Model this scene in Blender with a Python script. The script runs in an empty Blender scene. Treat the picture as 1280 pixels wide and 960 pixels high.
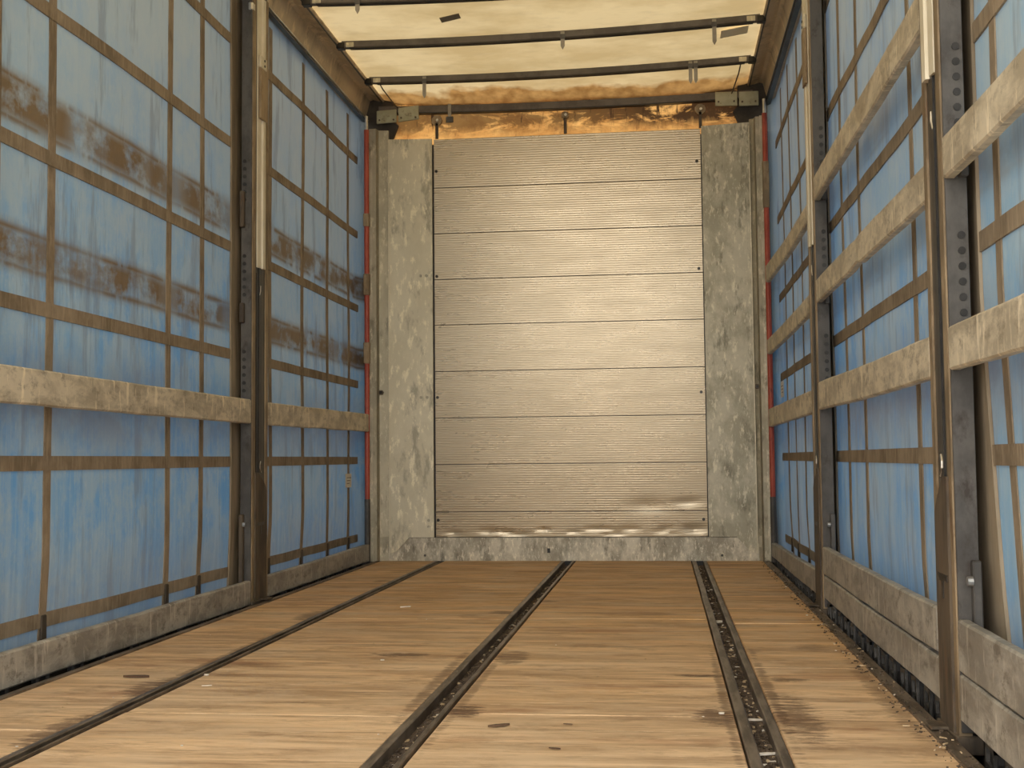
import bpy, bmesh, math, random
from mathutils import Vector, Matrix, noise as mnoise
random.seed(7)
SC = bpy.context.scene
COL = SC.collection

# ------------------------------------------------------------------ camera
YAW, PITCH, ROLL = .1203, .0608, -.0098
FPX = 1544.77
cd = bpy.data.cameras.new('camera'); cam = bpy.data.objects.new('camera', cd); COL.objects.link(cam)
cd.sensor_width = 36; cd.lens = FPX / 1280 * 36; cd.clip_start = .05; cd.clip_end = 500
fw = Vector((-math.sin(YAW)*math.cos(PITCH), math.cos(YAW)*math.cos(PITCH), math.sin(PITCH)))
r0 = Vector((math.cos(YAW), math.sin(YAW), 0)); u0 = r0.cross(fw)
rt = math.cos(ROLL)*r0 + math.sin(ROLL)*u0; up = -math.sin(ROLL)*r0 + math.cos(ROLL)*u0
M = Matrix((rt, up, -fw)).transposed().to_4x4(); M.translation = Vector((.5928, -7.7342, .6339))
cam.matrix_world = M
SC.camera = cam

# ------------------------------------------------------------------ world, sun, exposure
SKY_STRENGTH = 2.6
SUN_STRENGTH = 1.8
W = bpy.data.worlds.new('World'); SC.world = W; W.use_nodes = True
wn = W.node_tree; bg = wn.nodes['Background']
sky = wn.nodes.new('ShaderNodeTexSky'); sky.sky_type = 'NISHITA'; sky.sun_disc = False
sky.sun_elevation = math.radians(52); sky.sun_rotation = math.radians(35); sky.air_density = 1.0; sky.dust_density = 4.0
mixw = wn.nodes.new('ShaderNodeMix'); mixw.data_type = 'RGBA'; mixw.inputs[0].default_value = .72
mixw.inputs[7].default_value = (1.0, .91, .79, 1)                     # bright overcast white over the blue
skm = wn.nodes.new('ShaderNodeVectorMath'); skm.operation = 'SCALE'; skm.inputs[3].default_value = .12
wn.links.new(sky.outputs[0], skm.inputs[0]); wn.links.new(skm.outputs[0], mixw.inputs[6])
wn.links.new(mixw.outputs[2], bg.inputs[0]); bg.inputs[1].default_value = SKY_STRENGTH
sl = bpy.data.lights.new('sun', 'SUN'); sl.energy = SUN_STRENGTH; sl.angle = math.radians(3); sl.color = (1, .95, .86)
sun = bpy.data.objects.new('sun', sl); COL.objects.link(sun)
sun.rotation_euler = Vector((-.38, -.42, -.95)).to_track_quat('-Z', 'Y').to_euler()   # from the front right, over the roof
vs = SC.view_settings; vs.view_transform = 'Standard'; vs.look = 'None'; vs.gamma = 1; vs.use_curve_mapping = False
vs.exposure = 1.1

# ------------------------------------------------------------------ node helpers
GAIN = {'blue_tarpaulin': (1.33, 1.46, 1.47), 'brown_webbing': (1.42, 1.5, 1.62), 'grimy_curtain_border': (1.8, 1.75, 1.7), 'oxidised_aluminium': (1.42, 1.38, 1.28),
        'scuffed_grey_aluminium': (1.24, 1.25, 1.24), 'worn_plywood': (1.55, 1.49, 1.44), 'galvanised_steel': (1.35, 1.32, 1.25), 'pale_galvanised_steel': (1.32, 1.3, 1.25),
        'dark_galvanised_steel': (1.35, 1.3, 1.2), 'scuffed_kick_plate': (1.4, 1.36, 1.3), 'cant_rail_aluminium': (1.45, 1.4, 1.3), 'brushed_aluminium': (1.12, 1.09, 1.0),
        'post_steel': (1.35, 1.3, 1.2)}      # overall reflectance of each material
class NT:
    def __init__(s, name, rough=.6, metal=0.0, spec=.5):
        s.m = bpy.data.materials.new(name); s.m.use_nodes = True; s.t = s.m.node_tree
        s.b = s.t.nodes['Principled BSDF']; s.out = s.t.nodes['Material Output']
        s.b.inputs['Roughness'].default_value = rough; s.b.inputs['Metallic'].default_value = metal
        s.b.inputs['Specular IOR Level'].default_value = spec
        s.g = s.t.nodes.new('ShaderNodeNewGeometry'); s.pos = s.g.outputs['Position']
    def n(s, k): return s.t.nodes.new(k)
    def l(s, a, b): s.t.links.new(a, b)
    def put(s, sock, v):
        if isinstance(v, (int, float)): sock.default_value = v
        elif isinstance(v, (tuple, list)): sock.default_value = tuple(v) if len(v) == 3 and len(sock.default_value) == 3 else (*v[:3], 1)
        else: s.l(v, sock)
    def sep(s, v=None):
        n = s.n('ShaderNodeSeparateXYZ'); s.l(v or s.pos, n.inputs[0]); return n.outputs
    def vec(s, scale, off=(0, 0, 0), v=None):
        n = s.n('ShaderNodeMapping'); s.l(v or s.pos, n.inputs[0])
        n.inputs['Scale'].default_value = scale; n.inputs['Location'].default_value = off; return n.outputs[0]
    def noise(s, scale=(1, 1, 1), detail=4, rough=.55, off=(0, 0, 0), dist=0):
        n = s.n('ShaderNodeTexNoise'); s.l(s.vec(scale, off), n.inputs['Vector'])
        n.inputs['Scale'].default_value = 1; n.inputs['Detail'].default_value = detail
        n.inputs['Roughness'].default_value = rough; n.inputs['Distortion'].default_value = dist; return n.outputs[0]
    def voro(s, scale, off=(0, 0, 0), feat='F1'):
        n = s.n('ShaderNodeTexVoronoi'); n.feature = feat; s.l(s.vec(scale, off), n.inputs['Vector']); n.inputs['Scale'].default_value = 1; return n.outputs
    def rng(s, v, a, b, c=0., d=1.):
        n = s.n('ShaderNodeMapRange'); n.clamp = True; s.put(n.inputs[0], v)
        for i, q in zip((1, 2, 3, 4), (a, b, c, d)): n.inputs[i].default_value = q
        return n.outputs[0]
    def math(s, op, a, b=0.):
        n = s.n('ShaderNodeMath'); n.operation = op; s.put(n.inputs[0], a); s.put(n.inputs[1], b); return n.outputs[0]
    def mix(s, f, a, b):
        n = s.n('ShaderNodeMix'); n.data_type = 'RGBA'; s.put(n.inputs[0], f); s.put(n.inputs[6], a); s.put(n.inputs[7], b); return n.outputs[2]
    def color(s, c):
        k = GAIN.get(s.m.name)
        if k: n = s.n('ShaderNodeVectorMath'); n.operation = 'MULTIPLY'; s.put(n.inputs[0], c); n.inputs[1].default_value = k; c = n.outputs[0]
        s.put(s.b.inputs['Base Color'], c); return s
    def bump(s, h, st=.2, d=.01):
        n = s.n('ShaderNodeBump'); n.inputs['Strength'].default_value = st; n.inputs['Distance'].default_value = d
        s.l(h, n.inputs['Height']); s.l(n.outputs[0], s.b.inputs['Normal']); return s
    def rough(s, v): s.put(s.b.inputs['Roughness'], v); return s
    def trans(s, col, f):
        t = s.n('ShaderNodeBsdfTranslucent'); s.put(t.inputs[0], col)
        m = s.n('ShaderNodeMixShader'); s.put(m.inputs[0], f); s.l(s.b.outputs[0], m.inputs[1]); s.l(t.outputs[0], m.inputs[2])
        s.l(m.outputs[0], s.out.inputs[0]); return s
    def band(s, v, lo, hi, soft):
        a = s.rng(v, lo-soft, lo+soft); b = s.rng(v, hi-soft, hi+soft, 1., 0.); return s.math('MULTIPLY', a, b)
    def blob(s, x, y, cx, cy, rx, ry, wob, soft=.5):
        a = s.math('DIVIDE', s.math('SUBTRACT', x, cx), rx); b = s.math('DIVIDE', s.math('SUBTRACT', y, cy), ry)
        d = s.math('ADD', s.math('MULTIPLY', a, a), s.math('MULTIPLY', b, b))
        return s.rng(s.math('ADD', d, wob), 1-soft, 1+soft, 1., 0.)

MAT = {}
# --- blue tarpaulin, dusty, with brown rub marks where the side rails chafed it
t = NT('blue_tarpaulin', .45)
x, y, z = t.sep()
big = t.noise((1.1, 1.1, 1.3), 6, .65); streak = t.noise((30, 30, 1.4), 4, .7); fine = t.noise((70, 70, 26), 4, .7); mot = t.noise((6, 6, 5), 6, .7, (4, 4, 1))
c = t.mix(t.rng(big, .40, .62), (.10, .225, .395), (.185, .28, .35))
c = t.mix(t.math('MULTIPLY', t.rng(mot, .44, .58), .75), c, (.255, .31, .335))
c = t.mix(t.math('MULTIPLY', t.rng(streak, .47, .62), .42), c, (.29, .33, .335))
c = t.mix(t.math('MULTIPLY', t.rng(fine, .54, .70), .4), c, (.35, .365, .345))
pale_top = t.math('MULTIPLY', t.rng(t.math('ADD', z, t.math('MULTIPLY', t.math('ADD', big, mot), .7)), 1.7, 3.1), .8)  # curtain turns paler towards the top, edge broken by noise
c = t.mix(t.math('MULTIPLY', pale_top, .85), c, (.35, .37, .345))
c = t.mix(t.math('MULTIPLY', t.rng(t.noise((9, 9, 1.2), 5, .7, (7, 1, 3)), .54, .63), .6), c, (.145, .15, .145))
warp = t.math('MULTIPLY', t.math('SUBTRACT', t.noise((2.2, 2.2, .6), 3), .5), .025)
zz = t.math('ADD', z, warp)
pan = t.rng(t.noise((.9, 1.5, .25), 3, .6, (3, 1.7, 0)), .28, .50)
rub = None
for lo, hi in ((1.225, 1.345), (1.665, 1.80)):
    fill = t.math('MULTIPLY', t.band(zz, lo, hi, .03), t.rng(t.noise((5, 5, 7), 5, .65, (1, lo, 2)), .38, .54, .2, 1.))
    l1 = t.band(zz, hi-.016, hi+.006, .012); l2 = t.band(zz, lo-.008, lo+.012, .012)
    ln = t.math('MULTIPLY', t.math('MAXIMUM', l1, l2), t.rng(t.noise((6, 6, 3), 4, .65, (lo, 0, 5)), .36, .48))
    v = t.math('MAXIMUM', t.math('MULTIPLY', fill, .95), ln)
    rub = v if rub is None else t.math('MAXIMUM', rub, v)
rub = t.math('MULTIPLY', rub, t.math('MULTIPLY', pan, t.rng(x, -.2, .2, 1., .3)))
c = t.mix(rub, c, (.155, .092, .042))
shade_grime = t.math('MULTIPLY', t.band(z, .70, .95, .10), t.rng(t.noise((2, 2, 3), 5, .65, (0, 4, 0)), .40, .58, .25, .8))  # shadow around the mid-height slats painted into the tarp colour, mixed with grime
c = t.mix(shade_grime, c, (.15, .135, .115))
base = t.math('MULTIPLY', t.rng(t.math('ADD', z, t.math('MULTIPLY', t.math('SUBTRACT', streak, .5), .7)), .10, .42, 1., 0.), .5)
c = t.mix(base, c, (.19, .18, .16))
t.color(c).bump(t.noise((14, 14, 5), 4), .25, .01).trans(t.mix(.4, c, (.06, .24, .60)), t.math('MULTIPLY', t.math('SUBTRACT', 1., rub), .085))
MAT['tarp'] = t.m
# --- dirty webbing
t = NT('brown_webbing', .75, spec=.25)
c = t.mix(t.rng(t.noise((7, 7, 5), 5, .65), .38, .62), (.135, .098, .060), (.225, .168, .108))
c = t.mix(t.math('MULTIPLY', t.rng(t.noise((60, 60, 9), 3), .5, .75), .5), c, (.33, .25, .16))
t.color(c).bump(t.noise((90, 90, 90), 2), .25, .004); MAT['strap'] = t.m
t = NT('grimy_curtain_border', .7, spec=.3)
c = t.mix(t.rng(t.noise((9, 9, 1.2), 5, .7), .40, .60), (.105, .085, .058), (.20, .165, .118))
t.color(c).bump(t.noise((20, 20, 6), 3), .2, .006); MAT['border'] = t.m
# --- oxidised aluminium slats
def slat_mat(name, c1, c2, c3, rough, metal):
    t = NT(name, rough, metal)
    a = t.noise((3, 5, 10), 7, .7, dist=.4); b = t.noise((10, 14, 24), 6, .75, (2, 5, 1)); d = t.noise((8, 34, 6), 4, .7, (9, 2, 4))
    c = t.mix(t.rng(a, .42, .58), c1, c2)
    c = t.mix(t.math('MULTIPLY', t.rng(b, .52, .66), .8), c, c3)
    c = t.mix(t.math('MULTIPLY', t.rng(d, .57, .66), .6), c, tuple(min(1, v*1.5) for v in c2))
    t.color(c).rough(t.rng(a, .3, .7, rough-.08, rough+.15)).bump(b, .18, .006); return t.m
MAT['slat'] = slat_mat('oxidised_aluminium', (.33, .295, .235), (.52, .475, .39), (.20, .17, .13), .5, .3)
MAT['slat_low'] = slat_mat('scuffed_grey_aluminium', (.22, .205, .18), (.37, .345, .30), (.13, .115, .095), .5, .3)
# --- headboard planks
t = NT('brushed_aluminium', .4, .55)
x, y, z = t.sep()
a = t.noise((.9, 1, 1.6), 4); b = t.noise((1.2, 1, 150), 3, .6); sc = t.noise((9, 1, 70), 4, .7, (4, 0, 2))
c = t.mix(t.rng(a, .3, .7), (.50, .44, .355), (.58, .52, .43))
c = t.mix(t.math('MULTIPLY', t.rng(b, .48, .68), .2), c, (.34, .305, .25))
scr = t.rng(sc, .695, .72); c = t.mix(scr, c, (.74, .72, .68))
t.color(c).rough(t.math('SUBTRACT', t.rng(t.noise((3, 1, 14), 4), .3, .7, .25, .32), t.math('MULTIPLY', scr, .12))).bump(t.noise((1.2, 1, 20), 2, .5), .012, .004); MAT['plank'] = t.m
# --- galvanised sheet
def galv(name, c1, c2, c3, sc=1., rough=.5, metal=.4):
    t = NT(name, rough, metal)
    a = t.noise((5*sc, 5*sc, 3*sc), 6, .7); v = t.voro((26*sc, 26*sc, 22*sc))
    w = t.n('ShaderNodeSeparateColor'); t.l(v[1], w.inputs[0])
    c = t.mix(t.rng(a, .42, .58), c1, c2)
    c = t.mix(t.math('MULTIPLY', w.outputs[0], .35), c, c3)
    c = t.mix(t.math('MULTIPLY', t.rng(t.noise((14*sc, 14*sc, 5*sc), 5, .7, (5, 3, 1)), .55, .66), .75), c, tuple(v*.52 for v in c1))
    c = t.mix(t.math('MULTIPLY', t.rng(t.noise((30*sc, 30*sc, 11*sc), 5, .75, (1, 8, 1)), .54, .63), .6), c, tuple(min(1, v*1.5) for v in c2))
    t.color(c).bump(a, .12, .006); return t.m
MAT['galv'] = galv('galvanised_steel', (.27, .255, .20), (.42, .40, .33), (.30, .29, .24))
MAT['galv_pale'] = galv('pale_galvanised_steel', (.47, .435, .335), (.52, .485, .385), (.45, .42, .33), .8)
MAT['galv_dark'] = galv('dark_galvanised_steel', (.25, .24, .195), (.33, .31, .25), (.28, .26, .21))
MAT['kick'] = galv('scuffed_kick_plate', (.22, .205, .165), (.46, .44, .375), (.33, .31, .26), 1.6)
MAT['rail'] = galv('cant_rail_aluminium', (.36, .30, .215), (.45, .385, .285), (.38, .32, .24), .35, .5, .2)
# --- plywood floor
t = NT('worn_plywood', .62, spec=.35)
x, y, z = t.sep()
g1 = t.noise((1.3, 11, 1), 7, .7, dist=.6); g2 = t.noise((3.2, 60, 1), 6, .7, (3, 1, 0)); big = t.noise((.9, 1.6, 1), 5, .65, (7, 2, 0))
c = t.mix(t.rng(g1, .40, .60), (.27, .16, .07), (.50, .33, .165))
c = t.mix(t.math('MULTIPLY', t.rng(g2, .50, .66), .55), c, (.52, .37, .21))
wear = t.math('MULTIPLY', t.rng(t.math('ADD', y, t.math('MULTIPLY', t.math('SUBTRACT', big, .5), 5.)), -5.6, -2.2, 1., 0.), .8)
c = t.mix(wear, c, t.mix(t.rng(g1, .40, .60), (.33, .24, .15), (.52, .405, .27)))
c = t.mix(t.math('MULTIPLY', t.rng(t.noise((1.8, 24, 1), 6, .75, (1, 6, 0)), .55, .66), .7), c, (.13, .078, .040))
c = t.mix(t.math('MULTIPLY', t.rng(t.noise((5, 90, 1), 4, .7, (5, 2, 0)), .60, .68), .6), c, (.11, .065, .035))
c = t.mix(t.math('MULTIPLY', t.rng(t.noise((3, 34, 1), 7, .8, (8, 8, 0)), .585, .64), .7), c, (.60, .49, .335))
c = t.mix(t.math('MULTIPLY', t.rng(t.noise((1.6, 6, 1), 5, .65, (0, 9, 3)), .55, .66), .55), c, (.22, .105, .052))
c = t.mix(t.math('MULTIPLY', t.rng(t.noise((2.6, 5, 1), 6, .7, (4, 4, 4)), .47, .60), .45), c, (.46, .36, .24))
c = t.mix(t.math('MULTIPLY', t.rng(t.noise((3.2, 7, 1), 6, .75, (9, 1, 6)), .53, .64), .5), c, (.17, .105, .055))
wob = t.rng(t.noise((12, 50, 1), 6, .75, (2, 2, 2)), .38, .62, -1.1, 1.3)
for bx_, by_, rx, ry, k in ((-.27, -3.72, .085, .035, .75), (.10, -3.75, .05, .12, .6), (.085, -4.6, .04, .07, .9), (-.86, -4.35, .045, .13, .7), (-.85, -4.9, .04, .16, .65),
                            (-.85, -2.75, .05, .14, .6), (.70, -4.05, .09, .018, .85), (.91, -4.62, .05, .25, .7), (.71, -4.62, .045, .10, .8), (.93, -4.1, .06, .03, .7),
                            (-.08, -2.6, .05, .05, .7), (.07, -2.2, .05, .04, .6), (-.88, -1.3, .05, .05, .6), (1.08, -3.5, .05, .08, .35), (1.165, -4.3, .03, .5, .5),
                            (-.06, -4.2, .018, .5, .6), (.062, -4.3, .014, .6, .5), (.742, -4.4, .012, .7, .6), (.872, -4.3, .014, .6, .6), (-.845, -4.2, .012, .8, .5)):
    c = t.mix(t.math('MULTIPLY', t.blob(x, y, bx_, by_, rx, ry, wob, .55), k), c, (.07, .040, .022))
t.color(c).rough(t.rng(g1, .3, .7, .5, .72)).bump(t.math('ADD', g2, t.math('MULTIPLY', g1, .6)), .3, .006); MAT['ply'] = t.m
# --- roof tarpaulin, translucent cream, rusty towards its front hem
t = NT('cream_roof_tarpaulin', .6)
x, y, z = t.sep()
a = t.noise((1.7, 2.6, 1), 5, .6); b = t.noise((6, 16, 1), 4, .65, (3, 3, 0))
c = t.mix(t.rng(a, .40, .60), (.60, .47, .245), (.76, .63, .37))
c = t.mix(t.math('MULTIPLY', t.rng(b, .52, .74), .35), c, (.50, .40, .24))
hem = t.rng(t.math('ADD', y, t.math('MULTIPLY', t.math('SUBTRACT', t.noise((3.2, 3, 1), 4, .6), .5), .45)), -.17, -.09)
c = t.mix(hem, c, t.mix(t.rng(t.noise((12, 9, 1), 4), .35, .65), (.30, .16, .05), (.55, .33, .12)))
t.color(c).bump(t.noise((3, 5, 2), 4), .35, .03).trans(c, .13); MAT['roof'] = t.m
# --- rust-stained front cover
t = NT('rust_stained_cover', .6)
x, y, z = t.sep()
a = t.noise((5, 1, 9), 5, .65, dist=.6); s_ = t.noise((15, 1, 5), 6, .75, (2, 0, 1))
c = t.mix(t.rng(a, .35, .65), (.42, .20, .055), (.70, .41, .14))
patch = t.rng(t.noise((3.4, 1, 9), 7, .7, (6, 0, 3), .8), .42, .50)
drip = t.math('MULTIPLY', t.rng(t.math('ADD', z, t.math('MULTIPLY', t.math('SUBTRACT', s_, .5), .12)), 2.70, 2.775), patch)
right = t.rng(t.math('ADD', x, t.math('MULTIPLY', a, .9)), .3, 1.1, .72, 1.)
c = t.mix(t.math('MULTIPLY', t.math('MAXIMUM', t.math('MULTIPLY', drip, right), t.math('MULTIPLY', t.rng(t.noise((24, 1, 2.5), 5, .7, (9, 0, 2)), .53, .60), t.rng(z, 2.74, 2.80))), .97), c, (.028, .012, .005))
c = t.mix(t.math('MULTIPLY', t.rng(t.noise((22, 1, 9), 6, .75, (0, 0, 7)), .56, .64), .5), c, (.13, .06, .025))
t.color(c).bump(a, .4, .02).trans(c, .24); MAT['header'] = t.m

def simple(name, c1, c2, rough=.55, metal=0., sc=(8, 8, 8), bump=.12, c3=None, lo=.55, hi=.7):
    t = NT(name, rough, metal); a = t.noise(sc, 5, .65)
    c = t.mix(t.rng(a, .41, .59), c1, c2)
    if c3: c = t.mix(t.rng(t.noise(tuple(v*1.7 for v in sc), 5, .7, (4, 1, 6)), lo, hi), c, c3)
    t.color(c).bump(a, bump, .004); MAT[name] = t.m; return t.m
simple('grey_bow_steel', (.105, .09, .078), (.15, .132, .115), .5, .35)
simple('post_steel', (.15, .115, .075), (.27, .21, .14), .55, .3, (10, 10, 4), .15, (.11, .062, .032))
simple('rusty_plate', (.055, .043, .032), (.125, .096, .066), .6, .25, (16, 16, 4), .2, (.15, .08, .038), .56, .72)
simple('dark_channel', (.018, .017, .016), (.045, .042, .038), .3, .5, (10, 10, 5))
simple('dark_side_steel', (.07, .066, .062), (.115, .108, .10), .55, .3, (10, 10, 6), .12, (.05, .04, .035))
simple('cream_cover', (.60, .54, .40), (.72, .66, .52), .4, .1, (6, 6, 3), .05)
simple('black_rubber', (.012, .011, .010), (.028, .026, .024), .42, 0, (20, 20, 20))
simple('buckle_steel', (.05, .048, .045), (.10, .095, .088), .5, .4, (30, 30, 30), .15, (.42, .40, .37), .64, .70)
simple('bright_metal', (.62, .60, .56), (.78, .76, .72), .3, .9, (20, 20, 20), .05)
simple('floor_rail_steel', (.10, .078, .058), (.24, .195, .15), .45, .5, (30, 5, 10), .15, (.30, .27, .23), .62, .74)
simple('channel_dirt', (.055, .038, .025), (.12, .088, .06), .9, 0, (30, 14, 30), .5, (.24, .18, .12), .58, .68)
simple('red_paint', (.36, .055, .028), (.46, .085, .045), .45, 0, (12, 12, 5), .05, (.18, .03, .02))
simple('olive_bracket', (.34, .33, .22), (.42, .41, .29), .5, .2, (10, 10, 10), .08, (.16, .13, .08), .6, .72)
simple('sticker_paper', (.70, .67, .58), (.80, .77, .68), .6, 0, (20, 20, 20), .02)
simple('sticker_print', (.28, .25, .20), (.36, .33, .27), .6)
simple('bare_wood', (.42, .31, .18), (.60, .47, .30), .7, 0, (40, 40, 40))
simple('pale_scrap', (.66, .60, .50), (.80, .75, .66), .7, 0, (40, 40, 40))
simple('grey_tape', (.16, .13, .09), (.22, .18, .13), .6)
simple('pale_tape', (.86, .76, .52), (.90, .80, .58), .6)
simple('dark_wood_splinter', (.08, .045, .025), (.13, .08, .045), .8)
simple('subfloor_dark', (.03, .022, .016), (.05, .038, .028), .9)
simple('dark_flap', (.035, .028, .02), (.06, .048, .035), .7)
simple('yard_concrete', (.30, .29, .27), (.38, .37, .345), .85, 0, (.8, .8, .8))

# ------------------------------------------------------------------ mesh helpers
def link(name, me, mat, parent=None):
    o = bpy.data.objects.new(name, me); COL.objects.link(o)
    if mat is not None and not me.materials: me.materials.append(MAT[mat])
    if parent: o.parent = parent
    return o
def build(name, bm, mat, parent=None, smooth=False):
    bmesh.ops.recalc_face_normals(bm, faces=bm.faces)
    me = bpy.data.meshes.new(name); bm.to_mesh(me); bm.free()
    if smooth:
        for p in me.polygons: p.use_smooth = True
    return link(name, me, mat, parent)
def tag(o, label=None, cat=None, group=None, kind=None):
    if label: o['label'] = label
    if cat: o['category'] = cat
    if group: o['group'] = group
    if kind: o['kind'] = kind
    return o
def empty(name, loc, label, cat, group=None, kind=None):
    o = bpy.data.objects.new(name, None); COL.objects.link(o); o.location = loc; o.empty_display_size = .05
    return tag(o, label, cat, group, kind)
def child(o, p):            # world-coordinate mesh under an empty that has a location
    o.parent = p; o.matrix_parent_inverse = Matrix.Translation(-p.location); return o
def abox(bm, x0, x1, y0, y1, z0, z1, bev=0.):
    v = [bm.verts.new((x, y, z)) for x in (x0, x1) for y in (y0, y1) for z in (z0, z1)]
    fs = [bm.faces.new([v[i] for i in q]) for q in ((0, 1, 3, 2), (4, 6, 7, 5), (0, 4, 5, 1), (2, 3, 7, 6), (0, 2, 6, 4), (1, 5, 7, 3))]
    if bev:
        es = list({e for f in fs for e in f.edges})
        bmesh.ops.bevel(bm, geom=es, offset=bev, segments=1, affect='EDGES')
    return bm
def box(name, x0, x1, y0, y1, z0, z1, mat, parent=None, bev=.002):
    x0, x1 = sorted((x0, x1)); y0, y1 = sorted((y0, y1)); z0, z1 = sorted((z0, z1))
    return build(name, abox(bmesh.new(), x0, x1, y0, y1, z0, z1, bev), mat, parent)
def prism(bm, prof, axis, a, b, segs=1, fn=None):
    """closed profile swept along an axis; prof pairs are the two other axes in XYZ order"""
    rings = []
    for i in range(segs+1):
        s = a + (b-a)*i/segs; ring = []
        for (p, q) in prof:
            co = {'X': (s, p, q), 'Y': (p, s, q), 'Z': (p, q, s)}[axis]
            if fn: co = fn(Vector(co), i/segs)
            ring.append(bm.verts.new(co))
        rings.append(ring)
    n = len(prof)
    for i in range(segs):
        for k in range(n): bm.faces.new((rings[i][k], rings[i][(k+1) % n], rings[i+1][(k+1) % n], rings[i+1][k]))
    bm.faces.new(rings[0]); bm.faces.new(rings[-1][::-1]); return bm
def disc(bm, c, r, axis, h, n=10):
    prof = [(r*math.cos(2*math.pi*k/n), r*math.sin(2*math.pi*k/n)) for k in range(n)]
    i = 'XYZ'.index(axis); o = [c[j] for j in range(3) if j != i]
    return prism(bm, [(p+o[0], q+o[1]) for p, q in prof], axis, c[i]-h/2, c[i]+h/2)
def tube(bm, pts, r, n=6):
    pts = [Vector(p) for p in pts]; rings = []
    for i, p in enumerate(pts):
        d = (pts[min(i+1, len(pts)-1)]-pts[max(i-1, 0)]).normalized()
        a = d.orthogonal().normalized(); b = d.cross(a)
        rings.append([bm.verts.new(p+r*(a*math.cos(2*math.pi*k/n)+b*math.sin(2*math.pi*k/n))) for k in range(n)])
    for i in range(len(pts)-1):
        for k in range(n): bm.faces.new((rings[i][k], rings[i][(k+1) % n], rings[i+1][(k+1) % n], rings[i+1][k]))
    bm.faces.new(rings[0]); bm.faces.new(rings[-1][::-1]); return bm

YR = -7.1                     # open rear end of the body
# ------------------------------------------------------------------ ground outside
bm = bmesh.new(); abox(bm, -40, 40, -60, 40, -1.35, -1.25)
tag(build('ground', bm, 'yard_concrete'), 'pale concrete yard under and behind the open trailer', 'ground', kind='structure')

# ------------------------------------------------------------------ floor
fl = box('floor', -1.2, 1.2, YR, .06, -.20, -.036, 'subfloor_dark', None, 0)
tag(fl, 'worn brown plywood trailer floor with three lengthwise steel tracks', 'floor', kind='structure')
STRIPS = ((-1.185, -.832, (-.76, -2.455, -4.9)), (-.778, -.040, (-1.55, -2.815, -4.68)), (.047, .757, (-1.55, -2.785, -4.63)), (.853, 1.192, (-1.2, -2.9, -3.9, -5.4)))
for x0, x1, js in STRIPS:
    ys = [.0, *js, YR]
    for a, b in zip(ys, ys[1:]):
        d = random.uniform(-.0012, .0012)
        box('floor_panel', x0, x1, a-.003, b+.003, -.034, d, 'ply', fl, .003)

def rail(xa, wa, xb, wb, label, h=.006):
    """floor track: dirt-filled channel between two raised steel strips"""
    e = empty('floor_track', (0, 0, 0), label, 'track', 'lengthwise floor tracks')
    box('channel_bed', xa, xb, YR, -.09, -.036, -.022, 'channel_dirt', e, 0)
    for x0, x1 in ((xa, xa+wa), (xb-wb, xb)):
        bm = bmesh.new()
        prism(bm, [(x0, -.034), (x1, -.034), (x1, h-.002), (x1-.003, h), (x0+.003, h), (x0, h-.002)], 'Y', YR, -.09, 60,
              lambda v, u: v+Vector((.0018*mnoise.noise((v.y*2.1, x0*9, 0)), 0, .0012*mnoise.noise((v.y*3.3, x0*5, 4)))))
        build('edge_strip', bm, 'floor_rail_steel', e)
    return e
RL = rail(-.828, .020, -.783, .005, 'narrow dark steel track in the floor nearest the left curtain')
RM = rail(-.036, .022, .043, .013, 'debris filled steel track down the middle of the floor')
RR = rail(.761, .026, .849, .022, 'wide debris filled steel track nearest the right curtain')
def litter(x0, x1, z, n, parent, seed, smin=.003, smax=.009):
    rnd = random.Random(seed); bm = bmesh.new()
    for _ in range(n):
        y = -5.6+5.4*rnd.random()**1.3; s = rnd.uniform(smin, smax)
        m = Matrix.Translation((rnd.uniform(x0, x1), y, z+s*.3)) @ Matrix.Rotation(rnd.uniform(0, 6.3), 4, 'Z') @ Matrix.Rotation(rnd.uniform(-.5, .5), 4, 'X') @ Matrix.Diagonal((s*rnd.uniform(.6, 2.2), s*rnd.uniform(.5, 1), s*.5, 1))
        bmesh.ops.create_cube(bm, size=1, matrix=m)
    me = bpy.data.meshes.new('debris'); bm.to_mesh(me); bm.free()
    me.materials.append(MAT['channel_dirt']); me.materials.append(MAT['bare_wood']); me.materials.append(MAT['pale_scrap'])
    for i, p in enumerate(me.polygons):
        q = (i//6*7919) % 100; p.material_index = 0 if q < 88 else (1 if q < 97 else 2)
    return tag(link('debris', me, None, parent), kind='stuff')
litter(-.803, -.79, -.022, 200, RL, 1); litter(-.012, .028, -.022, 1500, RM, 2); litter(.79, .825, -.022, 1500, RR, 3)

# floor edge angles
for s, xi, xo, nm in ((-1, -1.183, -1.203, 'trim_1'), (1, 1.190, 1.226, 'trim_2')):
    bm = bmesh.new(); a, b = sorted((xi, xo))
    prism(bm, [(a, -.2), (b, -.2), (b, .006), (a, .006)], 'Y', YR, -.075, 70,
          lambda v, u: v+Vector((.002*mnoise.noise((v.y*2.5, 3, s)), 0, .0015*mnoise.noise((v.y*4, 1, s)))))
    et = tag(build(nm, bm, 'floor_rail_steel'), 'dented steel edge angle along the %s side of the floor' % ('left' if s < 0 else 'right'), 'trim', kind='structure')
litter(1.15, 1.222, .006, 600, et, 9, .002, .006)
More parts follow.
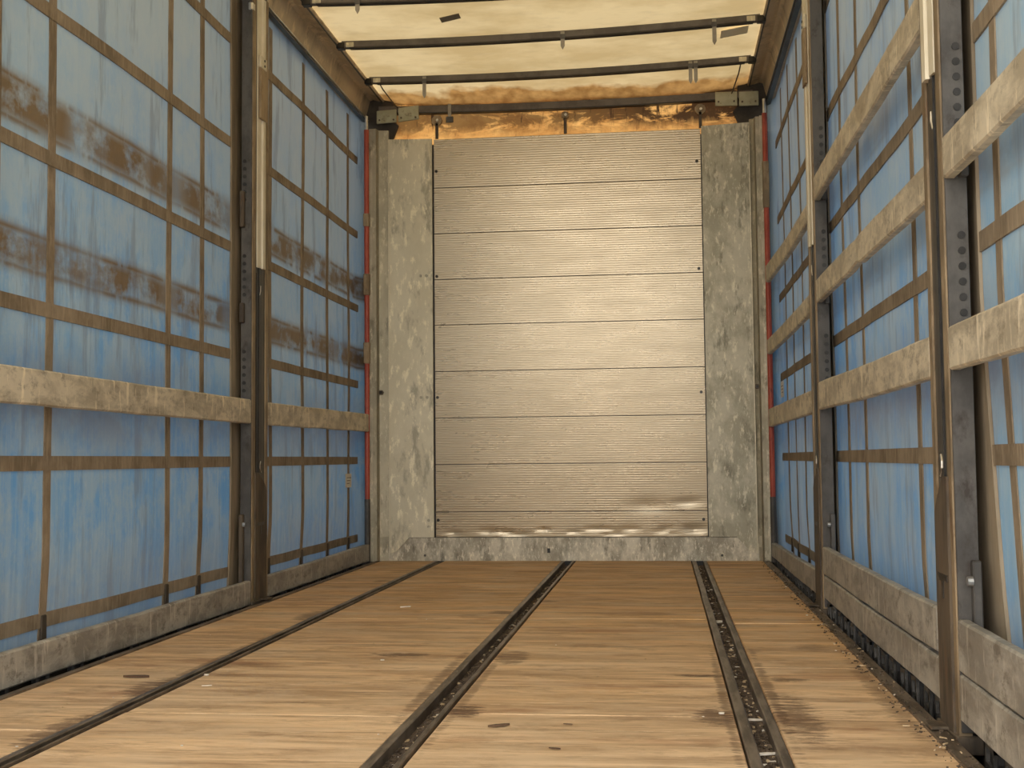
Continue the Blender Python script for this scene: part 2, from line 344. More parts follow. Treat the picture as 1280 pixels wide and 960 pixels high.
# lower side rails outside the floor edge
for s, nm in ((-1, 'trim_3'), (1, 'trim_4')):
    bm = bmesh.new(); x0, x1 = sorted((s*1.205, s*1.33))
    prism(bm, [(x0, -.26), (x1, -.26), (x1, -.13), (x0, -.13)], 'Y', YR, .0)
    x0, x1 = sorted((s*1.290, s*1.302)); abox(bm, x0, x1, YR, -.09, -.13, .05 if s > 0 else .0)
    tag(build(nm, bm, 'dark_flap'), 'dark side rail in the gap below the %s side rails' % ('left' if s < 0 else 'right'), 'trim', kind='structure')

# ------------------------------------------------------------------ headboard
wb = box('wall_back', -1.34, 1.34, .0, .05, -.26, 2.66, 'black_rubber', None, 0)
tag(wb, 'aluminium plank headboard with galvanised side plates closing the far end', 'headboard', kind='structure')
ZB = [.146, .3055, .604, .898, 1.194, 1.491, 1.784, 2.079, 2.375, 2.693]
rnd = random.Random(3)
DENT = [(rnd.uniform(-.8, .85), rnd.uniform(.165, .20), rnd.uniform(.02, .06), rnd.uniform(.002, .005)) for _ in range(14)] + [(-.72, .175, .04, .005), (-.5, .185, .05, .006), (.78, .20, .06, .006), (.74, .36, .07, .005), (.5, .34, .12, .004)]
for i in range(9):
    z0, z1 = ZB[i]+.0022, ZB[i+1]-.0022
    nr = max(4, round((z1-z0)/.0148)); cols = 60 if i < 2 else 10
    rows = []                                  # ribbed profile (z, y)
    for k in range(nr):
        a = z0+(z1-z0)*k/nr; h = (z1-z0)/nr
        rows += [(a+h*.08, -.0105), (a+h*.62, -.0112), (a+h*.74, -.0090), (a+h*.94, -.0090)]
    rows = [(z0, .0)] + [(z0, -.0095)] + rows + [(z1, -.0095), (z1, .0)]
    bm = bmesh.new(); V = []
    xl, xr = -.832, .862
    for zz_, yy in rows:
        r_ = []
        for cidx in range(cols+1):
            xx = xl+(xr-xl)*cidx/cols
            wv = .0007*mnoise.noise((xx*1.7, i*3.1, zz_*2)) if yy < 0 else 0
            if i < 2 and yy < 0:
                for dx, dz, dr, da in DENT:
                    wv += da*math.exp(-((xx-dx)/dr)**2-((zz_-dz)/(dr*.35))**2)
            r_.append(bm.verts.new((xx, min(yy+wv, .0) if yy < 0 else yy, zz_)))
        V.append(r_)
    for r1, r2 in zip(V, V[1:]):
        for k in range(cols): bm.faces.new((r1[k], r1[k+1], r2[k+1], r2[k]))
    build('plank', bm, 'plank', wb)
# side plates with the bottom inner corner cut
for s, xo, xi, cx, mt in ((-1, -1.128, -.841, -1.0, 'galv_pale'), (1, 1.163, .868, 1.035, 'galv')):
    prof = [(xo, .045), (xo+(-s)*.045, .058), (cx, .148), (xi, .148), (xi, 2.690 if s < 0 else 2.70), (xo, 2.697 if s < 0 else 2.712)]
    bm = bmesh.new(); prism(bm, prof, 'Y', -.036, -.0225)
    p = build('side_plate', bm, mt, wb)
    bm = bmesh.new(); x0, x1 = sorted((xo, xo-s*.006)); abox(bm, x0, x1, -.040, -.036, .06, 2.69); build('fold_edge', bm, 'galv_pale', p)
# corner columns
for s, mt in ((-1, 'galv_dark'), (1, 'galv_dark')):
    k = 1.128 if s < 0 else 1.164
    prof = [(s*1.243, -.075), (s*1.198, -.075), (s*1.190, -.030), (s*k, -.018), (s*k, .0), (s*1.243, .0)]
    bm = bmesh.new(); prism(bm, prof, 'Z', 0.0, 2.76 if s < 0 else 2.735); p = build('corner_column', bm, mt, wb)
    bm = bmesh.new(); x0, x1 = sorted((s*1.243, s*1.222)); abox(bm, x0, x1, -.078, -.075, .0, 2.74); build('edge_lip', bm, 'galv', p)
    zc = 1.066
    bm = bmesh.new(); disc(bm, (s*1.178, -.032, zc), .017, 'Y', .012, 6); bt = build('bolt', bm, 'rusty_plate', wb)
    bm = bmesh.new(); disc(bm, (s*1.178, -.0385, zc), .009, 'Y', .006); build('bolt_end', bm, 'dark_channel', bt)
    bm = bmesh.new(); abox(bm, *sorted((s*1.187, s*(k+.004))), -.034, -.030, .085, .15); build('foot_patch', bm, 'galv_dark', p)
# kick plate
prof = [(-1.135, .0), (1.17, .0), (1.17, .1445), (-1.135, .1445)]
bm = bmesh.new(); prism(bm, prof, 'Y', -.022, -.0005); kp = build('kick_plate', bm, 'kick', wb)
for px, pz in ((-.90, .035), (.945, .035)):
    bm = bmesh.new(); disc(bm, (px, -.026, pz), .017, 'Y', .008, 12); b_ = build('bolt', bm, 'galv', kp)
    bm = bmesh.new(); disc(bm, (px, -.032, pz), .008, 'Y', .006, 8); build('bolt_end', bm, 'dark_side_steel', b_)
bm = bmesh.new(); abox(bm, -.128, -.110, -.0235, -.0222, .05, .078); build('drain_hole', bm, 'black_rubber', kp)
# rivets
bm = bmesh.new(); disc(bm, (0, 0, 0), .0095, 'Y', .010, 10); rm = bpy.data.meshes.new('rivet'); bm.to_mesh(rm); bm.free()
RV = [(-.817, z_) for z_ in (2.482, 1.803, 1.03, .255)] + [(.838, z_) for z_ in (2.485, 1.808, 1.038, .254)]
for px, pz in RV:
    o = link('rivet', rm, 'dark_channel', wb); o.location = (px, -.014, pz)
rm2 = rm.copy(); rm2.materials.clear(); rm2.materials.append(MAT['galv'])
for px, pz in ((-.919, 1.806), (-.88, 1.806), (-.919, 1.03), (-.88, 1.03), (-.873, .255), (-.873, .215), (.885, 1.038), (.925, 1.038), (1.105, .42), (.91, .30)):
    o = link('rivet', rm2, None, wb); o.location = (px, -.040, pz)

# stained cover, beam and fittings above the headboard
hp = bmesh.new(); nx = 40
VV = [[hp.verts.new((-1.2+2.4*i/nx, .035+.012*mnoise.noise((i*.35, j*.8, 1)), 2.60+.37*j/8)) for i in range(nx+1)] for j in range(9)]
for a, b in zip(VV, VV[1:]):
    for i in range(nx): hp.faces.new((a[i], a[i+1], b[i+1], b[i]))
hd = build('front_cover', hp, 'header', wb, True); tag(hd, 'orange rust-stained cover above the headboard')
bm = bmesh.new()
prism(bm, [(-.028, 2.874), (.012, 2.874), (.012, 2.918), (-.028, 2.918)], 'X', -1.19, 1.19, 16, lambda v, u: v-Vector((0, 0, .018*(1-(2*u-1)**2))))
hb = build('header_beam', bm, 'grey_bow_steel', wb)
bm = bmesh.new()
prism(bm, [(-.031, 2.868), (.012, 2.868), (.012, 2.8745), (-.031, 2.8745)], 'X', -1.19, 1.19, 16, lambda v, u: v-Vector((0, 0, .018*(1-(2*u-1)**2))))
build('beam_lip', bm, 'black_rubber', hb)
for x0, x1, za, zb_, tl in ((-1.200, -1.068, 2.800, 2.885, .006), (-1.058, -.924, 2.806, 2.898, .014), (.958, 1.094, 2.822, 2.910, -.004), (1.104, 1.225, 2.815, 2.905, .0)):
    bm = bmesh.new(); abox(bm, x0, x1, -.045, -.032, za, zb_, .003)
    for v in bm.verts: v.co.z += tl*(v.co.x-x0)/(x1-x0)
    p = build('corner_bracket', bm, 'olive_bracket', wb)
    for q in (x0+.02, x1-.02):
        bm = bmesh.new(); disc(bm, (q, -.047, (za+zb_)/2-.02), .006, 'Y', .006); build('screw', bm, 'rusty_plate', p)
for px, w_ in ((-.812, .05), (.016, .035), (.865, .05)):
    bm = bmesh.new(); disc(bm, (px, -.002, 2.815), w_*.7, 'Y', .02, 9); p = build('roof_latch', bm, 'post_steel', wb)
    bm = bmesh.new(); disc(bm, (px+.004, -.016, 2.815), .009, 'Y', .008); build('rivet', bm, 'bright_metal', p)
    bm = bmesh.new(); abox(bm, px-.010, px+.010, -.012, -.002, 2.695, 2.80, .002); build('latch_bar', bm, 'rusty_plate', p)
bm = bmesh.new(); abox(bm, -.735, -.713, -.036, -.030, 2.80, 2.912, .001); p = build('hanging_strap', bm, 'sticker_print', hb)
bm = bmesh.new(); abox(bm, -.748, -.700, -.040, -.029, 2.79, 2.83, .003); build('strap_buckle', bm, 'dark_side_steel', p)
for s in (-1, 1):
    bm = bmesh.new(); x0 = s*1.19
    prism(bm, [(s*1.34, 2.66), (s*1.34, 2.99), (s*1.10, 2.99), (s*1.10, 2.83), (s*1.07, 2.80), (s*1.10, 2.72), (s*1.13, 2.70)], 'Y', .012, .05)
    build('corner_flap', bm, 'dark_flap', wb)

# ------------------------------------------------------------------ cant rails
for s, nm in ((-1, 'trim_5'), (1, 'trim_6')):
    prof = [(s*1.287, 2.845), (s*1.256, 2.966), (s*1.235, 2.973), (s*1.168, 2.955), (s*1.160, 2.962), (s*1.165, 2.975), (s*1.34, 2.98), (s*1.34, 2.845)]
    bm = bmesh.new(); prism(bm, prof, 'Y', YR, .05)
    tr = tag(build(nm, bm, 'rail'), 'tan aluminium cant rail along the top of the %s curtain' % ('left' if s < 0 else 'right'), 'rail', kind='structure')
    bm = bmesh.new(); x0, x1 = sorted((s*1.270, s*1.298)); abox(bm, x0, x1, YR, .0, 2.822, 2.845); tk = build('curtain_track', bm, 'dark_channel', tr)
    bm = bmesh.new(); x0, x1 = sorted((s*1.262, s*1.270)); abox(bm, x0, x1, YR, .0, 2.832, 2.838); build('track_lip', bm, 'bright_metal' if s < 0 else 'dark_channel', tk)
    bm = bmesh.new(); x0, x1 = sorted((s*1.168, s*1.176)); abox(bm, x0, x1, YR, .0, 2.948, 2.9565); build('edge_seal', bm, 'dark_channel', tr)

# ------------------------------------------------------------------ roof
def roof_z(x, y): return 2.984-.022*(1-(x/1.2)**2)
bm = bmesh.new(); nx, ny = 36, 120; V = []
bows_y = [-1.80, -1.15, -.49, -2.45, -3.1, -3.75, -4.4, -5.05, -5.7, -6.35]
for j in range(ny+1):
    y = YR+(.05-YR)*j/ny; r_ = []
    for i in range(nx+1):
        x = -1.21+2.42*i/nx
        d = min(abs(y-b) for b in bows_y)
        zz_ = roof_z(x, y)+.006*mnoise.noise((x*2.2, y*3, 0))+.008*min(1, d/.3)*(1-(x/1.21)**2)
        if y > -.28: zz_ -= .055*((y+.28)/.33)**1.6*(1-(x/1.21)**8)
        r_.append(bm.verts.new((x, y, zz_)))
    V.append(r_)
for a, b in zip(V, V[1:]):
    for i in range(nx): bm.faces.new((a[i], b[i], b[i+1], a[i+1]))
cl = tag(build('ceiling', bm, 'roof', None, True), 'sunlit cream tarpaulin roof, browned along its front hem', 'roof', kind='structure')
for (xa, ya, xb, yb, mt, w_) in ((-.532, -1.385, -.42, -1.44, 'grey_tape', .07), (.952, -.885, 1.097, -.94, 'pale_tape', .12)):
    bm = bmesh.new(); q = []
    for X, Y in ((xa, ya), (xb, yb), (xb, yb-w_), (xa, ya-w_)): q.append((X, Y, roof_z(X, Y)-.012))
    vs_ = [bm.verts.new(p) for p in q]+[bm.verts.new((p[0], p[1], p[2]-.002)) for p in q]
    for f in ((0, 1, 2, 3), (7, 6, 5, 4), (0, 4, 5, 1), (1, 5, 6, 2), (2, 6, 7, 3), (3, 7, 4, 0)): bm.faces.new([vs_[i] for i in f])
    build('tape_patch', bm, mt, cl)

def roof_bow(yl, yr, label, clips):
    e = empty('roof_bow', (0, 0, 0), label, 'roof bow', 'steel bows under the roof')
    f = lambda v, u: Vector((v.x, v.y+yl+(yr-yl)*u, v.z-.022*(1-(2*u-1)**2)))
    bm = bmesh.new(); prism(bm, [(-.018, 2.936), (.018, 2.936), (.018, 2.972), (-.018, 2.972)], 'X', -1.145, 1.145, 20, f); build('bar', bm, 'grey_bow_steel', e)
    bm = bmesh.new(); prism(bm, [(-.021, 2.930), (.018, 2.930), (.018, 2.937), (-.021, 2.937)], 'X', -1.10, 1.11, 20, f); build('lower_lip', bm, 'dark_flap', e)
    for s, yy in ((-1, yl), (1, yr)):
        bm = bmesh.new(); x0, x1 = sorted((s*1.13, s*1.175)); abox(bm, x0, x1, yy-.022, yy+.022, 2.930, 2.965, .003); q = build('end_fitting', bm, 'dark_channel', e)
        bm = bmesh.new(); x0, x1 = sorted((s*1.075, s*1.12)); abox(bm, x0, x1, yy-.024, yy-.018, 2.934, 2.962, .002); build('pin_plate', bm, 'galv_pale', q)
    for cx, ln in clips:
        u = (cx+1.145)/2.29; cy = yl+(yr-yl)*u; zt = 2.970-.022*(1-(2*u-1)**2)
        bm = bmesh.new(); prism(bm, [(cx-.011, zt-.005), (cx+.011, zt-.005), (cx+.011, zt-ln+.02), (cx, zt-ln), (cx-.011, zt-ln+.02)], 'Y', cy-.026, cy-.0225)
        q = build('hanging_strap', bm, 'sticker_print', e)
        bm = bmesh.new(); abox(bm, cx-.014, cx+.014, cy-.030, cy-.026, zt-.045, zt-.02, .001); build('strap_clip', bm, 'dark_side_steel', q)
    return e
roof_bow(-1.78, -1.80, 'grey roof bow at the top edge, farthest from the headboard', ((-.885, .095),))
roof_bow(-1.11, -1.20, 'grey roof bow second from the headboard with two short hanging straps', ((.095, .105), (.905, .145)))
roof_bow(-.455, -.525, 'grey roof bow nearest the headboard with a pair of hanging straps at right', ((-.80, .14), (.795, .14), (.825, .14)))
for s in (-1, 1):
    bm = bmesh.new(); tube(bm, [(s*1.09, -.47, 2.945), (s*1.085, -.36, 2.925), (s*1.07, -.18, 2.905), (s*1.06, -.05, 2.895)], .004); 
    o = build('tension_cord', bm, 'rusty_plate')
    tag(o, 'thin rusty cord from the bow nearest the headboard to the %s corner bracket' % ('left' if s < 0 else 'right'), 'cord', 'cords at the roof corners')

# ------------------------------------------------------------------ curtains
HZ = (.145, .635, 1.117, 1.598, 2.078, 2.552)
VL = (-.30, -.79, -1.29, -1.85, -2.76, -3.11, -4.055, -4.39, -5.2, -6.1)
VRr = (-.42, -.86, -1.30, -1.84, -2.775, -3.17, -4.09, -5.0, -5.9, -6.6)
BORD = (-2.335, -4.69)
def wave(s, y, z):
    a = .007*mnoise.noise((y*1.3, z*.9, s*5))+.004*mnoise.noise((y*4, z*.7, s*9))
    if y > -.075: a -= .046*((y+.075)/.075)
    if z < .35: a += .012*(.35-z)/.35*(1+.6*math.sin(y*9.0))
    if s > 0 and y < -4.6: a += .03*max(0, (.9-z))*min(1, (-4.6-y)/.25)*.6
    return a
for s, nm, VS in ((-1, 'wall_left', VL), (1, 'wall_right', VRr)):
    bm = bmesh.new(); ny, nz = 150, 50; V = []
    X0 = 1.322
    for j in range(ny+1):
        y = YR+(-.004-YR)*j/ny
        V.append([bm.verts.new((s*(X0+wave(s, y, -.24+3.11*k/nz)), y, -.24+3.11*k/nz)) for k in range(nz+1)])
    for a, b in zip(V, V[1:]):
        for k in range(nz): bm.faces.new((a[k], a[k+1], b[k+1], b[k]))
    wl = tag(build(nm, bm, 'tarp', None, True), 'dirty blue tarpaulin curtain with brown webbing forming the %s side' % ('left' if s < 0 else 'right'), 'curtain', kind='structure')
    def strap(along, c, w, a, b, off, n, name='strap', mat='strap', lean=0.):
        bm = bmesh.new(); rows = []
        for i in range(n+1):
            u = a+(b-a)*i/n; r_ = []
            for d in (-w/2, w/2):
                y, z = (u, c+d) if along == 'Y' else (c+d+lean*max(0, 1-u), u)
                xx = s*(X0+wave(s, y, z)-off)
                r_.append((xx, y, z))
            rows.append([bm.verts.new(r_[0]), bm.verts.new((r_[0][0]+s*off*.9, *r_[0][1:])), bm.verts.new((r_[1][0]+s*off*.9, *r_[1][1:])), bm.verts.new(r_[1])])
        for p, q in zip(rows, rows[1:]):
            for k in range(4): bm.faces.new((p[k], p[(k+1) % 4], q[(k+1) % 4], q[k]))
        bm.faces.new(rows[0]); bm.faces.new(rows[-1][::-1])
        return build(name, bm, mat, wl)
    for vy in VS:
        strap('Z', vy, .046, -.2, 2.80, .0035, 40, lean=-.09 if (s > 0 and vy < -4.6) else (-.03 if s > 0 and vy < -4 else 0))
    ends = [YR, BORD[1], BORD[0], -.03]
    for hz in HZ:
        strap('Y', hz+random.uniform(-.003, .003), .046, YR, -.078, .006, 120)
    for by in BORD:
        far_r = s > 0 and by < -4
        strap('Z', by-(.035 if far_r else 0), .25 if far_r else .17, -.2, 2.80, .009, 40, 'border_strap', 'border', lean=-.10 if far_r else 0)
    # reinforcing buckle tongues where verticals meet the bottom hem
    for vy in VS[:8]:
        y = vy+(-.09 if (s > 0 and vy < -4.6) else 0)
        bm = bmesh.new(); xx = s*(X0+wave(s, y, .12)-.012); abox(bm, *sorted((xx, xx+s*.008)), y-.018, y+.018, .085, .165, .004); build('strap_buckle', bm, 'rusty_plate', wl)
# paper stickers on the curtains
for s, y0, y1, z0, z1, lb in ((-1, -.44, -.30, .472, .556, 'small cream paper sticker on the left curtain near the headboard'), (1, -.36, -.20, .985, 1.08, 'small white sticker on the right curtain near the headboard')):
    x0, x1 = sorted((s*1.3045, s*1.3065))
    o = tag(box('paper_sticker', x0, x1, y0, y1, z0, z1, 'sticker_paper', None, .0004), lb, 'sticker')
    xa, xb = sorted((s*1.304, s*1.3046))
    for q in range(3):
        zc = z0+(z1-z0)*(.3+.2*q); box('print_line', xa, xb, y0+.03, y1-.05+.02*q, zc-.003, zc+.003, 'sticker_print', o, 0)

# ------------------------------------------------------------------ red curtain poles beside the headboard
for s, gaps, zt in ((-1, ((2.125, 2.20), (1.685, 1.814), (1.25, 1.377)), 2.745), (1, ((2.16, 2.44),), 2.745)):
    xc = s*1.252; e = empty('curtain_pole', (xc, -.105, 0), 'red curtain tensioning pole at the %s edge of the headboard' % ('left' if s < 0 else 'right'), 'pole', 'red curtain poles')
    zz_ = [.392]+[v for g in sorted(gaps) for v in g]+[zt]
    for a, b in zip(zz_[0::2], zz_[1::2]):
        bm = bmesh.new(); disc(bm, (xc, -.105, (a+b)/2), .016, 'Z', b-a, 12); child(build('red_tube', bm, 'red_paint'), e)
    for a, b in gaps:
        bm = bmesh.new(); abox(bm, xc-.019, xc+.019, -.124, -.086, a-.004, b+.004, .004); child(build('pole_clamp', bm, 'post_steel'), e)
    bm = bmesh.new(); disc(bm, (xc, -.105, .196), .018, 'Z', .392, 12); child(build('lower_sleeve', bm, 'dark_side_steel'), e)
    bm = bmesh.new(); disc(bm, (xc, -.105, zt+.045), .011, 'Z', .09, 10); child(build('top_rod', bm, 'bright_metal'), e)

# ------------------------------------------------------------------ sliding side posts
def post(s, ya, yb, label):
    """ya nearer the headboard, yb nearer the open rear"""
    ym = (ya+yb)/2; e = empty('side_post', (s*1.26, ym, 0), label, 'post', 'sliding side posts')
    def B(name, xi, xo, y0, y1, z0, z1, m, bev=.002, par=None):
        o = box(name, s*xi, s*xo, y0, y1, z0, z1, m, None, bev)
        if par: o.parent = par; return o
        return child(o, e)
    B('back_channel', 1.2415, 1.286, yb+.004, ya-.004, -.02, 2.84, 'dark_channel')
    for q, (y0, y1) in enumerate(((ya-.034, ya), (yb, yb+.040))):
        bm = bmesh.new(); P = [(s*1.2362, y0), (s*1.2362, y1), (s*1.264, y1), (s*1.264, y0)]
        prism(bm, P, 'Z', .0, 2.82, 30, lambda v, u: v+Vector((.0012*mnoise.noise((v.z*5, q, s)), .0016*mnoise.noise((v.z*4, q*3, s+yb)), 0)))
        child(build('flange', bm, 'post_steel'), e)
    # dark glossy guide in the slot
    B('guide_strip', 1.2375, 1.2425, ym-.018, ym+.026, .58, 1.56, 'black_rubber', .004)
    B('guide_strip', 1.2385, 1.2425, ym-.050, ym-.034, .58, 1.50, 'black_rubber', .002)
    # cream cover over the upper half
    prof = [(s*1.260, ym-.048), (s*1.236, ym-.044), (s*1.232, ym-.010), (s*1.240, ym-.004), (s*1.240, ym+.006), (s*1.228, ym+.012), (s*1.226, ym+.040), (s*1.260, ym+.047)]
    bm = bmesh.new(); prism(bm, prof, 'Z', 1.525, 2.80); cv = child(build('cover_profile', bm, 'cream_cover'), e)
    B('cover_clip', 1.222, 1.236, ym-.045, ym+.045, 2.46, 2.52, 'cream_cover', .004)
    B('cover_sleeve', 1.221, 1.234, ym-.04, ym+.044, 2.22, 2.46, 'post_steel', .002)
    for zz_ in (2.478, 2.503):
        bm = bmesh.new(); disc(bm, (s*1.222, ym+.01, zz_), .006, 'X', .006); child(build('screw', bm, 'dark_channel'), e)
    # locking lever
    bm = bmesh.new(); tube(bm, [(s*1.238, ym-.008, 1.40), (s*1.236, ym, 1.42), (s*1.238, ym+.006, 1.445)], .0028); child(build('lever', bm, 'bright_metal'), e)
    bm = bmesh.new(); tube(bm, [(s*1.238, ym+.02, .585), (s*1.236, ym-.002, .605), (s*1.236, ym-.004, .62), (s*1.237, ym+.008, .635)], .0032); child(build('hook', bm, 'bright_metal'), e)
    # lower plate with cut corner
    q = .055
    bm = bmesh.new(); prism(bm, [(yb+.030, .0), (ya-.030, .0), (ya-.030, .50), (ya-.062, .535), (yb+.07, .585), (yb+.030, .585)], 'X', *sorted((s*1.230, s*1.262)))
    lp = child(build('lower_plate', bm, 'rusty_plate'), e)
    bm = bmesh.new(); abox(bm, *sorted((s*1.2285, s*1.2305)), ym-.052, ym+.042, .345, .360); child(build('key_slot', bm, 'black_rubber'), e)
    bm = bmesh.new(); abox(bm, *sorted((s*1.2286, s*1.2304)), ym-.012, ym+.006, .305, .345); child(build('key_slot', bm, 'black_rubber'), e)
    # side cheek facing the open rear, with holes
    B('side_cheek', 1.240, 1.288, yb-.008, yb, .02, 2.82, 'dark_side_steel', .001)
    for g0 in (1.565, 1.13, 2.0):
        for k in range(6):
            bm = bmesh.new(); disc(bm, (s*1.272, yb-.009, g0-.0235*k*1.5), .009, 'Y', .003, 10); child(build('hole', bm, 'black_rubber'), e)
    # slat pockets on the side facing the rear
    for z0, z1 in ((1.695, 1.86), (1.26, 1.35), (.06, .40)):
        B('slat_pocket', 1.268, 1.288, yb-.034, yb-.009, z0, z1, 'rusty_plate' if s < 0 else 'dark_side_steel', .003)
    bm = bmesh.new(); disc(bm, (s*1.262, yb-.030, .355), .011, 'X', .012); child(build('bolt', bm, 'bright_metal'), e)
    # foot and head
    B('foot', 1.228, 1.288, yb-.006, ya+.006, -.03, .012, 'rusty_plate', .003)
    B('floor_tongue', 1.19, 1.235, ym-.02, ym+.05, .008, .016, 'rusty_plate', .002)
    B('head_hook', 1.236, 1.262, yb-.012, yb+.03, 2.70, 2.745, 'bright_metal', .008)
    return e
post(-1, -2.135, -2.355, 'tall steel side post dividing the two left curtain bays')
post(-1, -4.52, -4.74, 'steel side post nearest the open rear on the left')
post(1, -2.29, -2.525, 'tall steel side post on the right nearer to the headboard')
post(1, -4.665, -4.855, 'tall rust-footed steel side post on the right nearest the viewer')

# ------------------------------------------------------------------ side slats
def slat(s, y0, zt0, zb0, y1, zt1, zb1, label, mat='slat', group=None, notch=None, sag=0., xin=1.236):
    L = abs(y1-y0); h = (zt0-zb0+zt1-zb1)/2; n = max(8, int(L*16)); th = .028; seed = y0*3.3+zt0*7
    bm = bmesh.new(); rings = []
    for i in range(n+1):
        u = i/n; y = y0+(y1-y0)*u; zt = zt0+(zt1-zt0)*u; zb = zb0+(zb1-zb0)*u
        dz = .0022*mnoise.noise((y*3, seed, 0))-sag*math.sin(math.pi*u); dx = .004*mnoise.noise((y*1.2, seed, 5))
        nt = 0
        if notch: nt = notch[2]*math.exp(-((y-notch[0])/notch[1])**2)
        xa, xb = xin+dx, xin+dx+th; zt += dz+.0012*mnoise.noise((y*9, seed, 2)); zb += dz+.0015*mnoise.noise((y*9, seed, 8))+nt
        b = .005
        P = [(xa, zb+b), (xa, zt-b), (xa+b, zt), (xb-b, zt), (xb, zt-b), (xb, zb+b), (xb-b, zb), (xa+b, zb)]
        rings.append([bm.verts.new((s*px+s*nt*.3, y, pz)) for px, pz in P])
    for p, q in zip(rings, rings[1:]):
        for k in range(8): bm.faces.new((p[k], p[(k+1) % 8], q[(k+1) % 8], q[k]))
    bm.faces.new(rings[0]); bm.faces.new(rings[-1][::-1])
    return tag(build('side_rail', bm, mat), label, 'rail', group or ('rails along the %s side' % ('left' if s < 0 else 'right')))
slat(-1, -2.372, .913, .805, -4.515, .913, .806, 'pale aluminium side rail at mid height in the nearer left bay')
slat(-1, -.128, .926, .815, -2.130, .912, .805, 'pale aluminium side rail at mid height in the far left bay')
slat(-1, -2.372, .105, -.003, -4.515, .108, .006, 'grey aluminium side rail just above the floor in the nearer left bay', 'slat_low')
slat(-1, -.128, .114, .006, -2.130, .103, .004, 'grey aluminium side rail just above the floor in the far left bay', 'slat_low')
slat(-1, -4.757, .913, .806, YR, .913, .806, 'pale aluminium side rail at mid height past the left post nearest the open rear')
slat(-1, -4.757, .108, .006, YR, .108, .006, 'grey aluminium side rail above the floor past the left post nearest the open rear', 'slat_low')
slat(1, -.128, .923, .814, -2.285, .921, .820, 'aluminium side rail at mid height in the far right bay')
slat(1, -.128, 1.346, 1.254, -2.285, 1.340, 1.256, 'second aluminium side rail from the top in the far right bay', sag=.006)
slat(1, -.128, 1.800, 1.694, -2.285, 1.735, 1.655, 'topmost aluminium side rail in the far right bay', sag=.012)
slat(1, -2.542, .940, .826, -4.660, .921, .819, 'aluminium side rail at mid height in the middle right bay, third from the top', sag=.004)
slat(1, -2.542, 1.364, 1.268, -4.660, 1.344, 1.250, 'notched aluminium side rail second from the top in the middle right bay', notch=(-3.55, .06, .016))
slat(1, -2.542, 1.793, 1.694, -4.660, 1.772, 1.674, 'topmost aluminium side rail in the middle right bay, lit warm by the roof')
slat(1, -4.870, .921, .823, YR, .922, .815, 'aluminium side rail at mid height in the right bay nearest the viewer')
slat(1, -4.870, 1.357, 1.259, YR, 1.346, 1.257, 'topmost aluminium side rail in the right bay nearest the viewer')
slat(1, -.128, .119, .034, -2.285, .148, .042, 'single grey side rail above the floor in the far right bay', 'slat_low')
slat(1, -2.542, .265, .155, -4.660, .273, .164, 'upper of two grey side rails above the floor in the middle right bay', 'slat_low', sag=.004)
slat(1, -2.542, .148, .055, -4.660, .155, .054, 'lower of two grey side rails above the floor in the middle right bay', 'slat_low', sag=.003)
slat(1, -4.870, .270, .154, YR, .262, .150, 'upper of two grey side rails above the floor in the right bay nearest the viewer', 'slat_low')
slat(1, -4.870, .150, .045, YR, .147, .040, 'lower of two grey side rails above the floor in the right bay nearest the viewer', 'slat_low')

# ------------------------------------------------------------------ curtain buckles in the gap below the lowest slats
def buckle_mesh():
    b1 = bmesh.new(); prism(b1, [(-.030, -.13), (.030, -.13), (.036, .0), (.030, .02), (-.030, .02), (-.036, .0)], 'X', -.006, .006)
    bmesh.ops.recalc_face_normals(b1, faces=b1.faces); m1 = bpy.data.meshes.new('strap_tail'); b1.to_mesh(m1); b1.free(); m1.materials.append(MAT['black_rubber'])
    b2 = bmesh.new()
    for x0, x1, z0, z1 in ((-.034, -.024, -.06, .03), (.024, .034, -.06, .03), (-.034, .034, .020, .032), (-.034, .034, -.06, -.050), (-.03, .03, -.02, -.012)): abox(b2, -.015, -.007, x0, x1, z0, z1)
    bmesh.ops.recalc_face_normals(b2, faces=b2.faces); m2 = bpy.data.meshes.new('buckle_frame'); b2.to_mesh(m2); b2.free(); m2.materials.append(MAT['buckle_steel'])
    return m1, m2
ORD = 'first second third fourth fifth sixth seventh eighth ninth tenth eleventh twelfth thirteenth fourteenth fifteenth sixteenth seventeenth eighteenth nineteenth twentieth'.split()
m1, m2 = buckle_mesh(); rnd = random.Random(5)
for s, step, ztop in ((1, .152, .012), (-1, .205, -.010)):
    y = -.2; cnt = [0, 0, 0]
    while y > -5.6:
        if not any(abs(y-c_) < .14 for c_ in ((-2.245, -4.63) if s < 0 else (-2.41, -4.76))):
            bay = sum(y < c_ for c_ in ((-2.245, -4.63) if s < 0 else (-2.41, -4.76))); cnt[bay] += 1
            e = empty('curtain_buckle', (s*1.262, y, ztop+rnd.uniform(-.006, .006)), '%s dark curtain buckle from the headboard end under the %s %s bay' % (ORD[cnt[bay]-1], ('far', 'middle', 'nearest')[bay], 'left' if s < 0 else 'right'), 'buckle', 'curtain buckles under the %s rails' % ('left' if s < 0 else 'right'))
            e.rotation_euler = (rnd.uniform(-.12, .12), 0, 0 if s > 0 else math.pi)
            link('strap_tail', m1, None, e); link('buckle_frame', m2, None, e)
        y -= step*rnd.uniform(.85, 1.15)

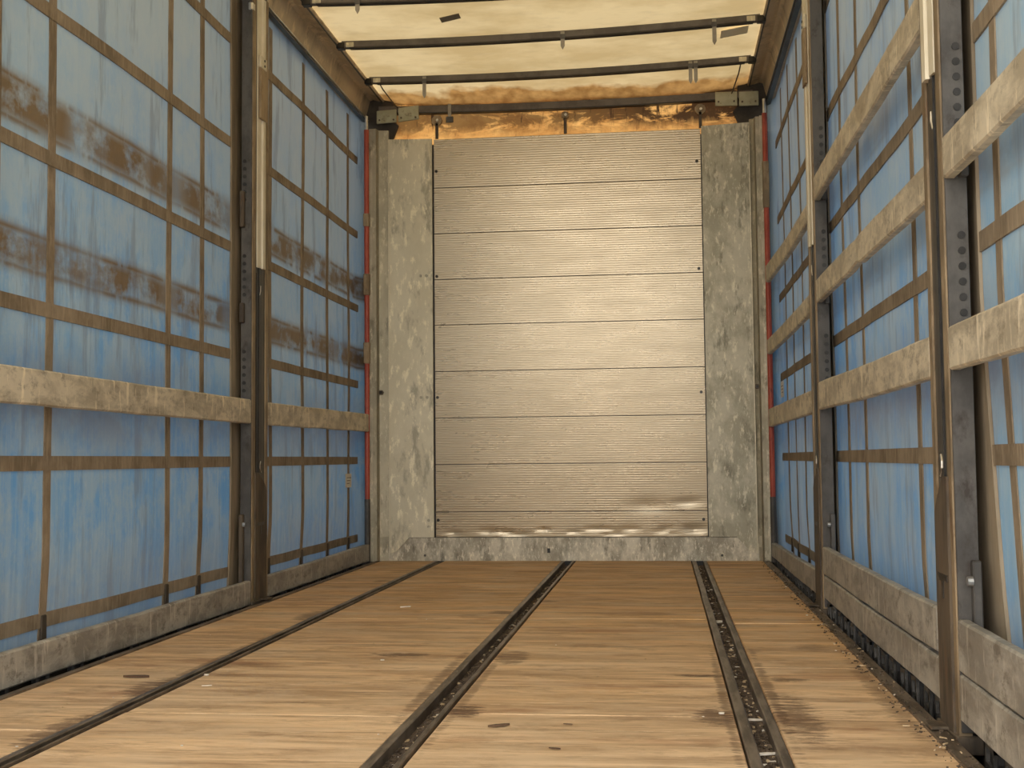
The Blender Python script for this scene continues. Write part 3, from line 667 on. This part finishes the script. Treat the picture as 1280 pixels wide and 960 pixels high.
# ------------------------------------------------------------------ scraps on the floor
def chip_mesh(name, L, Wd, T, mat, seed):
    rnd = random.Random(seed); bm = bmesh.new(); n = 6
    top = [(L*.5*math.cos(6.283*k/n)*rnd.uniform(.7, 1.1), Wd*.5*math.sin(6.283*k/n)*rnd.uniform(.7, 1.1)) for k in range(n)]
    prism(bm, top, 'Z', 0, T); bmesh.ops.recalc_face_normals(bm, faces=bm.faces)
    me = bpy.data.meshes.new(name); bm.to_mesh(me); bm.free(); me.materials.append(MAT[mat]); return me
CH = [chip_mesh('chip', .034, .011, .004, 'bare_wood', 1), chip_mesh('chip', .045, .008, .004, 'pale_scrap', 2), chip_mesh('chip', .022, .014, .004, 'pale_scrap', 3), chip_mesh('chip', .05, .012, .004, 'dark_wood_splinter', 4)]
def chip(x, y, k, rz, z=.0015, label=None, sc=1., group='wood scraps on the floor', nm='wood_chip'):
    o = link(nm, CH[k], None); o.location = (x, y, z); o.rotation_euler = (0, 0, rz); o.scale = (sc, sc, sc)
    return tag(o, label, 'scrap', group)
chip(.806, -4.585, 1, .0, -.017, 'white splinter lying across the right floor track', 1.15)
chip(.802, -2.75, 2, .4, -.017, 'large pale scrap in the right floor track toward the headboard', 1.9)
chip(.803, -4.95, 1, .3, -.015, 'pale splinter in the right floor track near the bottom edge', 1.2)
chip(.727, -4.60, 2, .2, .0015, 'pale crumb on the panel just left of the right floor track', .9)
chip(-.52, -2.45, 1, .5, .0015, 'thin white sliver on the floor panel beside the left track', 1.0)
chip(-.30, -3.85, 2, .0, .0015, 'small yellowish crumb on the middle left floor panel', .8)
chip(-.955, -4.20, 3, .05, .0015, 'dark straight splinter beside the left floor track', 1.7)
chip(.20, -4.78, 3, .5, .0015, 'dark bent splinter just right of the middle floor track', 1.2)
chip(.35, -5.0, 3, -.25, .0015, 'dark sliver on the wide panel near the bottom edge', .6)
chip(.36, -4.75, 3, -.2, .0015, 'short dark sliver on the panel right of the middle track', .5)
chip(-.765, -4.15, 2, .6, .0015, 'pale crumb at the right lip of the left floor track', .9)
chip(-.70, -4.32, 1, .3, .0015, 'pale flake on the panel right of the left floor track', .6)
rnd = random.Random(11)
for k in range(16):
    y = -5.3+rnd.random()**1.5*4.6
    chip(rnd.uniform(1.135, 1.205), y, rnd.choice((0, 0, 2)), rnd.uniform(0, 6.3), .0075, 'pale wood crumb along the right edge of the floor', rnd.uniform(.35, .8), 'crumbs along the right floor edge')
for k in range(26):
    chip(rnd.uniform(-1.1, .7), rnd.uniform(-5.3, -2.2), rnd.choice((0, 2, 0)), rnd.uniform(0, 6.3), .0015, 'tiny wood crumb scattered on the plywood floor', rnd.uniform(.2, .45), 'crumbs scattered on the floor')
